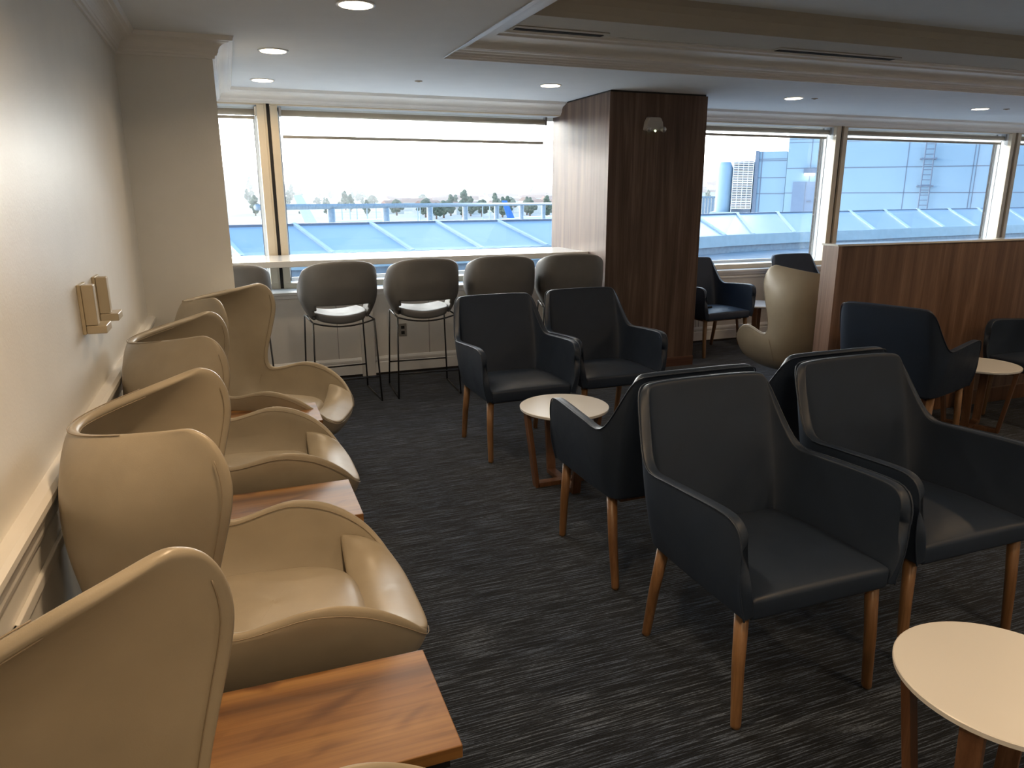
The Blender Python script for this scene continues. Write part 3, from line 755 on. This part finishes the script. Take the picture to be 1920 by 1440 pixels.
# ------------------------------------------------------------------ outdoors
def deck_mat():
    m, nt, b = new_mat('roof_pavers')
    br = nt.nodes.new('ShaderNodeTexBrick'); br.inputs['Scale'].default_value = 1.0
    br.inputs['Color1'].default_value = (.22, .25, .28, 1); br.inputs['Color2'].default_value = (.26, .29, .32, 1); br.inputs['Mortar'].default_value = (.15, .17, .20, 1)
    br.inputs['Mortar Size'].default_value = .012; br.inputs['Brick Width'].default_value = 1.2; br.inputs['Row Height'].default_value = .8
    nt.links.new(mapping(nt, (1, 1, 1), 'Object', (0, 0, .3)), br.inputs['Vector'])
    nt.links.new(mixc(nt, .6, br.outputs[0], ramp(nt, noise(nt, 3, 5, mapping(nt, (1, 1, 1))), [(.3, (.7, .7, .7)), (.7, (1, 1, 1))])), b.inputs['Base Color'])
    b.inputs['Roughness'].default_value = .8; return m
tag(MB().box(-30, 60, 7.25, 24, -.25, .10).build('roof_deck', deck_mat()), kind='structure')
def cray(px, py):
    return r_*((px-960)/FPX)-u_*((py-720)/FPX)+f_
def at_drop(px, py, h):           # survey point a height h below the eye
    d = cray(px, py); return Vector((0, 0, EYE))+d*(-h/d.z)
def at_y(px, py, Y):
    d = cray(px, py); return Vector((0, 0, EYE))+d*(Y/d.y)
tops = [(400, 424.5), (551, 421), (693, 418), (816.7, 415.4), (932, 413.7), (1034.7, 411.7), (1127, 408.5), (1216, 405.5), (1300, 403), (1381, 400.4), (1457, 398.8), (1526, 397.3), (1593, 396), (1658, 394), (1720, 393), (1778, 392), (1833, 391), (1886, 390), (1935, 389)]
bots = [(455, 482.5), (625, 476), (774.5, 471), (905, 467), (1026, 461.5), (1138, 455.5), (1240, 449.5), (1325, 444), (1380, 441.8), (1413, 440), (1490, 436.8), (1567, 434), (1640, 431.7), (1705, 429), (1770, 426.7), (1830, 424.7), (1885, 423), (1935, 421.5), (1985, 420)]
bots = [bots[0]]+bots[1:5]+[(1130, 456.2), (1222, 450.5), (1305, 446), (1360, 442.6)]+bots[9:]
tops = tops[:9]+tops[9:]
T = [at_drop(x, y, .55) for x, y in tops]; B_ = [at_drop(x, y, 1.06) for x, y in bots]
n = min(len(T), len(B_)); T = T[:n]; B_ = B_[:n]
sk = empty('rooftop_skylight', (B_[4].x, B_[4].y, .1)); tag(sk, 'long sloping rooftop skylight strip of pale blue panels outside the windows', 'skylight')
o0 = Vector((B_[4].x, B_[4].y, .1))
for i in range(n-1):
    q = [B_[i], B_[i+1], T[i+1], T[i]]; q2 = [p-Vector((0, 0, .05)) for p in q]
    m = MB().add([p-o0 for p in q+q2], [[0, 1, 2, 3], [7, 6, 5, 4], [0, 4, 5, 1], [1, 5, 6, 2], [2, 6, 7, 3], [3, 7, 4, 0]])
    m.build('glass_panel', MT['skyl'], sk)
for i in range(n):
    MB().bar(B_[i]-o0+Vector((0, 0, .015)), T[i]-o0+Vector((0, 0, .015)), .085, .05).build('glazing_bar', MT['alum'], sk)
up = Vector((0, 0, 1)); fas = MB(); rid = MB(); cb = MB()
for i in range(n-1):
    a, b = B_[i]-o0, B_[i+1]-o0; t = Vector((0, -.04, 0))
    fas.prism([(0, .03), (-.05, .02), (-.12, -.26), (0, -.26)], lambda p: a+Vector((0, p[0], p[1])), lambda p: b+Vector((0, p[0], p[1])))
    cb.prism([(0, -.26), (-.04, -.26), (-.04, -.455), (0, -.455)], lambda p: a+Vector((0, p[0], p[1])), lambda p: b+Vector((0, p[0], p[1])))
    a, b = T[i]-o0, T[i+1]-o0
    rid.prism([(-.06, -.06), (.05, -.06), (.05, .02), (-.06, .02)], lambda p: a+Vector((0, p[0], p[1])), lambda p: b+Vector((0, p[0], p[1])))
fas.build('fascia', MT['curb'], sk); cb.build('curb', MT['pipe'], sk); rid.build('ridge', MT['ladder'], sk)

# large raised pipe rail beyond the skylight
PL, PR = at_y(480, 388.8, 27), at_y(1052, 381.8, 58)
rl = empty('pipe_railing', (PL.x, PL.y, PL.z)); tag(rl, 'thick grey pipe rail on stout posts beyond the skylight strip', 'railing')
dv = PR-PL
MB().tube([Vector((0, 0, 0)), dv], .105, 14).build('pipe', MT['pipe'], rl, True)
for px in (620, 723, 805.5, 872, 931, 978, 1019, 1046):
    d = cray(px, 384); d2 = Vector((d.x, d.y)); pl = Vector((PL.x, PL.y)); dd = Vector((dv.x, dv.y))
    # intersect ray from eye (0,0)+s*d2 with pl+t*dd
    det = d2.x*(-dd.y)+dd.x*d2.y; t = (d2.x*pl.y-d2.y*pl.x)/det if abs(det) > 1e-9 else 0
    t = (pl.y*d2.x-pl.x*d2.y)/(dd.x*d2.y-dd.y*d2.x)
    p = dv*t
    MB().tube([p+Vector((0, 0, -.08)), p+Vector((0, 0, -3))], [.16, .16], 10).build('post', MT['pipe'], rl, True)
fr = empty('slat_railing', (0, 0, 0)); A0, A1 = at_y(1296, 371, 60), at_y(1366, 373, 60)
fr.location = A0; tag(fr, 'distant upright slat railing left of the louvred box outside the right window', 'railing')
m = MB()
for i in range(13):
    p = (A1-A0)*(i/12); m.box(p.x-.12, p.x+.12, p.y, p.y+.2, -1.6, 0)
m.build('slats', MT['pipe'], fr); MB().box(0, (A1-A0).x, -.05, .25, 0, .15).build('top_rail', MT['pipe'], fr)

# service building with panelled facade
def facade_mat():
    m, nt, b = new_mat('pale_blue_cladding')
    nt.links.new(ramp(nt, noise(nt, .4, 3, mapping(nt, (1, 1, 1))), [(.3, (.225, .325, .42)), (.7, (.25, .355, .455))]), b.inputs['Base Color'])
    b.inputs['Roughness'].default_value = .6; return m
FM = facade_mat()
P0 = at_y(1471, 363, 30.0)
fd = Vector((.745, -.667, 0)); fn = Vector((-.667, -.745, 0))
bl = empty('service_building', (P0.x, P0.y, -6)); tag(bl, 'tall pale blue panel clad rooftop building with door, lamp and ladder', 'building')
bo = Vector((P0.x, P0.y, -6))
def onwall(px, py):
    d = cray(px, py); q = P0-Vector((0, 0, EYE)); t = q.dot(fn)/d.dot(fn); P = Vector((0, 0, EYE))+d*t
    return (P-P0).dot(fd), P.z
def wallpt(s, z, off=0): return Vector((P0.x, P0.y, 0))+fd*s+Vector((0, 0, z))+fn*off-bo
top = 8.5
m = MB().prism([(0, 0), (30, 0), (30, 12), (0, 12)], lambda p: fd*p[0]-fn*p[1], lambda p: fd*p[0]-fn*p[1]+Vector((0, 0, top+6)))
m.build('facade', FM, bl)
sm = MB()
def hseam(z, w=.035): sm.add([wallpt(0, z-w, .012), wallpt(30, z-w, .012), wallpt(30, z+w, .012), wallpt(0, z+w, .012)], [[0, 1, 2, 3]])
def vseam(px, w=.03, py=330):
    s, z = onwall(px, py); sm.add([wallpt(s-w, -1, .012), wallpt(s+w, -1, .012), wallpt(s+w, top, .012), wallpt(s-w, top, .012)], [[0, 1, 2, 3]])
for px, py in ((1467, 316), (1465, 362), (1473, 262), (1473, 268)):
    s, z = onwall(px, py); hseam(z, .022 if py > 300 else .012)
for px in (1518, 1698, 1822, 1828): vseam(px, .018)
sm.build('panel_joints', MT['ladder'], bl)
s0, zt_ = onwall(1487, 341); s1, _ = onwall(1536, 341); zb_ = onwall(1500, 402)[1]-.3
dr = MB().add([wallpt(s0, zb_, .05), wallpt(s1, zb_, .05), wallpt(s1, zt_, .05), wallpt(s0, zt_, .05), wallpt(s0, zb_, 0), wallpt(s1, zb_, 0), wallpt(s1, zt_, 0), wallpt(s0, zt_, 0)],
              [[0, 1, 2, 3], [4, 7, 6, 5], [0, 4, 5, 1], [1, 5, 6, 2], [2, 6, 7, 3], [3, 7, 4, 0]]).build('service_door', MT['door'], bl)
sc = (s0+s1)/2
MB().add([wallpt(sc-.015, zb_, .055), wallpt(sc+.015, zb_, .055), wallpt(sc+.015, zt_, .055), wallpt(sc-.015, zt_, .055)], [[0, 1, 2, 3]]).build('meeting_line', MT['ladder'], dr)
a, b = wallpt(sc+.1, (zb_+zt_)/2, .10), wallpt(sc+.3, (zb_+zt_)/2, .10); MB().tube([a, b], .03, 8).build('door_handle', MT['ladder'], dr)
sL, zL = onwall(1518, 325)
MB().add([wallpt(sL-.28, zL, 0), wallpt(sL+.28, zL, 0), wallpt(sL+.28, zL+.22, 0), wallpt(sL-.28, zL+.22, 0), wallpt(sL-.28, zL, .4), wallpt(sL+.28, zL, .4), wallpt(sL+.28, zL+.22, .4), wallpt(sL-.28, zL+.22, .4)],
         [[3, 2, 1, 0], [4, 5, 6, 7], [0, 1, 5, 4], [1, 2, 6, 5], [2, 3, 7, 6], [3, 0, 4, 7]]).build('lamp_housing', MT['ladder'], bl)
MB().add([wallpt(sL-.24, zL-.1, .05), wallpt(sL+.24, zL-.1, .05), wallpt(sL+.24, zL, .05), wallpt(sL-.24, zL, .05), wallpt(sL-.24, zL-.1, .35), wallpt(sL+.24, zL-.1, .35), wallpt(sL+.24, zL, .35), wallpt(sL-.24, zL, .35)],
         [[3, 2, 1, 0], [4, 5, 6, 7], [0, 1, 5, 4], [1, 2, 6, 5], [2, 3, 7, 6], [3, 0, 4, 7]]).build('lamp_glass', emit('wall_lamp_glow', (1, .95, .85), 5), bl)
ld = MB(); sA, _ = onwall(1727, 330); sB, _ = onwall(1744, 330)
zlo, zhi = onwall(1735, 395)[1], onwall(1735, 262)[1]
for s_ in (sA, sB): ld.tube([wallpt(s_, zlo-1, .35), wallpt(s_, zhi, .35)], .03, 6)
k = 15
for i in range(k): zz = zlo-.2+(zhi-zlo)*i/(k-1); ld.tube([wallpt(sA, zz, .35), wallpt(sB, zz, .35)], .022, 6)
for py in (298, 349):
    zz = onwall(1735, py)[1]; ld.tube([wallpt(sA-.1, zz, 0), wallpt(sA-.1, zz, .4)], .05, 6); ld.tube([wallpt(sB+.1, zz, 0), wallpt(sB+.1, zz, .4)], .05, 6); ld.tube([wallpt(sA-.1, zz, .38), wallpt(sB+.1, zz, .38)], .03, 6)
ld.build('ladder', MT['ladder'], bl)
# lower annex and louvred plant box continuing the line of the facade to the left
RZ = math.atan2(fd.y, fd.x)
def aw(px, py):
    s_, z = onwall(px, py); return s_, z
sA1, zA = aw(1421, 284); P1 = P0+fd*sA1
wg = empty('annex_building', (P1.x, P1.y, -6), RZ); tag(wg, 'lower pale blue panelled annex left of the tall rooftop building', 'building')
MB().box(0, -sA1-.02, .25, 8, 0, zA+6).build('facade', FM, wg)
m = MB()
for py in (298, 301, 333, 363):
    zz = aw(1440, py)[1]+6; m.box(0, -sA1-.02, .235, .25, zz-.02, zz+.02)
m.box(-.1, .08, .15, .3, 0, zA+6.05); m.box(.2, .25, .235, .25, 0, zA+6); m.build('panel_joints', MT['ladder'], wg)
sL1, zl1 = aw(1376, 303); w_ = sA1-.15-sL1; P2 = P0+fd*sL1; ztl = zl1+6; zbl = aw(1395, 392)[1]+6
lv = empty('louvred_plant_box', (P2.x, P2.y, -6), RZ); tag(lv, 'pale rooftop plant box with dark horizontal louvres', 'plant box')
MB().box(0, w_, .3, 3, 0, ztl).build('casing', MT['ladder'], lv)
m = MB(); k = 27; pitch = (ztl-zbl)/k
for i in range(k): zz = zbl+pitch*i; m.box(0, w_, .1, .3, zz, zz+pitch*.45)
m.build('louvres', MT['tailw'], lv)
m = MB()
for i in range(5): x = w_*i/4; m.box(x-.012, x+.012, .08, .1, zbl, ztl+.1)
m.build('uprights', MT['tailw'], lv)
MB().tube([(-.45, .6, 0), (-.45, .6, ztl-.3), (-.45, .6, ztl+.0)], [.40, .40, .26], 24).build('side_tank', FM, lv, True)
MB().box(-1, w_-.5, -.3, 3, zbl-.45, zbl-.15).build('plinth', MT['curb'], lv)

# ground, hills, houses, trees far away ------------------------------
def gmat(name, a, b, c, sc_):
    m, nt, bb = new_mat(name)
    nt.links.new(ramp(nt, noise(nt, sc_, 8, mapping(nt, (1, 1, 1)), .7), [(.35, a), (.5, b), (.65, c)]), bb.inputs['Base Color']); bb.inputs['Roughness'].default_value = .9
    return m
ZG = -9.0
g = MB().add([(-900, 24, ZG), (1500, 24, ZG), (4200, 3800, ZG), (-2500, 3800, ZG)], [[0, 1, 2, 3]])
tag(g.build('airfield_ground', gmat('airfield_surface', (.30, .33, .36), (.36, .38, .39), (.42, .42, .40), .02)), kind='structure')
HP = [(-.4, 46), (.04, 45), (.075, 22), (.12, 8), (.2, 2), (.3, 6), (.4, 15), (.5, 25), (.6, 42), (.72, 70), (.9, 80), (1.2, 85)]
def hill_z(rt, Y):
    v = max(0, (Y-420)/880); h = HP[-1][1]
    for (x0_, hh), (x1_, h1) in zip(HP, HP[1:]):
        if x0_ <= rt <= x1_: t = (rt-x0_)/(x1_-x0_); t = t*t*(3-2*t); h = hh+(h1-hh)*t; break
    top = h*1300/1360+10.6
    return ZG+top*v**1.25*(1+.05*math.sin(rt*31+Y*.012)*(v > .05)+.03*math.sin(rt*83))
vs = []; nx, ny = 120, 26
for j in range(ny):
    for i in range(nx):
        rt = -.4+1.6*i/(nx-1); Y = 420+880*j/(ny-1); vs.append((rt*Y, Y, hill_z(rt, Y)))
hl = mesh('hill', vs, grid_faces(ny, nx), gmat('hillside', (.20, .22, .19), (.30, .31, .27), (.44, .42, .38), .02), None, True); hl['kind'] = 'structure'
# houses and trees as individuals
hmat = [plain('pale_house_wall', (.70, .66, .60), .8), plain('cream_house_wall', (.62, .55, .46), .8), plain('red_roof', (.33, .17, .12), .8), plain('grey_roof', (.30, .30, .32), .8)]
def house():
    r = empty('distant_house')
    MB().box(-6, 6, -4, 4, 0, 5).build('walls', hmat[0], r)
    MB().prism([(-4.6, 5), (4.6, 5), (0, 7.6)], lambda p: (-6.4, p[0], p[1]), lambda p: (6.4, p[0], p[1])).build('roof', hmat[2], r)
    return r
h0 = house(); rnd = random.Random(11); first = True; taken = []
def free(x, y, rad):
    if any((x-a)**2+(y-b)**2 < (rad+c)**2 for a, b, c in taken): return False
    taken.append((x, y, rad)); return True
for i in range(150):
    for _ in range(60):
        Y = rnd.uniform(400, 960); rt = rnd.uniform(.20, .48) if i < 105 else rnd.uniform(.66, .78); X = Y*rt
        if free(X, Y, 12.5): break
    else: continue
    o = h0 if first else copy_tree(h0); first = False
    s_ = rnd.uniform(.6, 1.15); o.location = (X, Y, hill_z(rt, Y)-.5); o.scale = (s_*rnd.uniform(.8, 1.6), s_, s_); o.rotation_euler = (0, 0, rnd.uniform(-.6, .6))
    tag(o, 'tiny pale house in the hazy town beyond the airfield', 'house', 'hazy town houses beyond the airfield')
tmat = plain('tree_foliage', (.07, .10, .06), .9, vary=.5, scale=.6)
def tree(tall):
    r = empty('distant_tree'); m = MB(); rn = random.Random(4+tall)
    for k_ in range(46):
        t = rn.random(); a = rn.uniform(0, 6.28); rad = (1.7 if tall else 3.0)*math.sqrt(rn.random())*math.sin(PI*min(1, .15+t*.85))
        c_ = Vector((rad*math.cos(a), rad*math.sin(a), 2.2+(8 if tall else 4.6)*t)); q = rn.uniform(.5, 1.05)
        m.lathe([(.2*q, -q), (.8*q, -.6*q), (q, 0), (.75*q, .65*q), (.15*q, q)], c_, 7)
    m.build('crown', tmat, r); MB().tube([(0, 0, 0), (0, 0, 4)], [.4, .25], 6).build('trunk', MT['frwood'], r); return r
trs = [tree(0), tree(1)]; usd = [False, False]
for i in range(110):
    k_ = i % 2
    for _ in range(60):
        Y = rnd.uniform(370, 900); rt = rnd.uniform(.02, .46) if i < 85 else rnd.uniform(.64, .76)
        if i < 26: Y = rnd.uniform(330, 460); rt = rnd.uniform(.24, .44)
        X = Y*rt
        if free(X, Y, 5.2): break
    else: continue
    o = copy_tree(trs[k_]) if usd[k_] else trs[k_]; usd[k_] = True
    s_ = rnd.uniform(.6, 1.3) if i >= 26 else rnd.uniform(.8, 1.3); o.location = (X, Y, hill_z(rt, Y)-.2); o.scale = (s_*1.2, s_*1.2, s_); o.rotation_euler = (0, 0, rnd.uniform(0, 6))
    tag(o, 'dark bushy tree among the houses beyond the airfield', 'tree', 'trees among the distant houses')
# light poles
pm = MB().tube([(0, 0, 0), (0, 0, 9)], [.14, .09], 6); p0 = pm.build('light_pole', MT['alum'], None)
for i, (px, Y) in enumerate(((641, 150), (656, 165), (669, 150), (688, 160), (705, 170), (783, 150), (788, 155), (905, 160), (918, 150))):
    o = p0 if i == 0 else p0.copy()
    if i: COL.objects.link(o)
    q = at_y(px, 395, Y); o.location = (q.x, q.y, ZG)
    tag(o, 'thin pale light pole standing on the airfield', 'light pole', 'airfield light poles')
def tail(px, py, Y, mat, lab, s=1.0):
    q = at_y(px, py, Y); r = empty('aircraft', (q.x, q.y, q.z)); tag(r, lab, 'aircraft')
    MB().prism([(0, 0), (1.9, 0), (-.1, 4.1), (-1.4, 4.1)], lambda p: (p[0]*s, -.12, p[1]*s), lambda p: (p[0]*s, .12, p[1]*s)).build('tail_fin', mat, r, bevel=.05)
    MB().tube([(-1.5*s, 0, -.6*s), (4*s, 0, -.9*s), (12*s, 0, -1.2*s)], [.35*s, 1.2*s, 1.7*s], 16).build('fuselage', MT['tailw'], r, True)
tail(571, 418, 110, MT['tailw'], 'white aircraft tail fin rising behind the skylight by the window frame', .95)
tail(951, 409, 150, MT['tailb'], 'small blue aircraft tail fin near the right end of the counter window', .9)

# haze over the far plain
hz = MB().box(-1500, 2500, 300, 1700, ZG+.5, 60).build('haze', None or MT['glass'])
hmt = bpy.data.materials.new('haze'); hmt.use_nodes = True; hn = hmt.node_tree; hn.nodes.clear()
vs_ = hn.nodes.new('ShaderNodeVolumeScatter'); vs_.inputs['Color'].default_value = (.96, .98, 1, 1); vs_.inputs['Density'].default_value = .0008; vs_.inputs['Anisotropy'].default_value = .6
ho = hn.nodes.new('ShaderNodeOutputMaterial'); hn.links.new(vs_.outputs[0], ho.inputs['Volume'])
hz.data.materials.clear(); hz.data.materials.append(hmt)
tag(hz, 'pale haze hanging over the distant town and hills', 'haze', kind='stuff')

# sky portals in the window openings
for (x0, x1) in wins:
    L = bpy.data.lights.new('portal', 'AREA'); L.shape = 'RECTANGLE'; L.size = x1-x0-.1; L.size_y = ZT-ZB-.1
    L.cycles.is_portal = True
    lo = bpy.data.objects.new('portal', L); COL.objects.link(lo); lo.location = ((x0+x1)/2, YW+.27, (ZB+ZT)/2); lo.rotation_euler = (-PI/2, 0, 0)
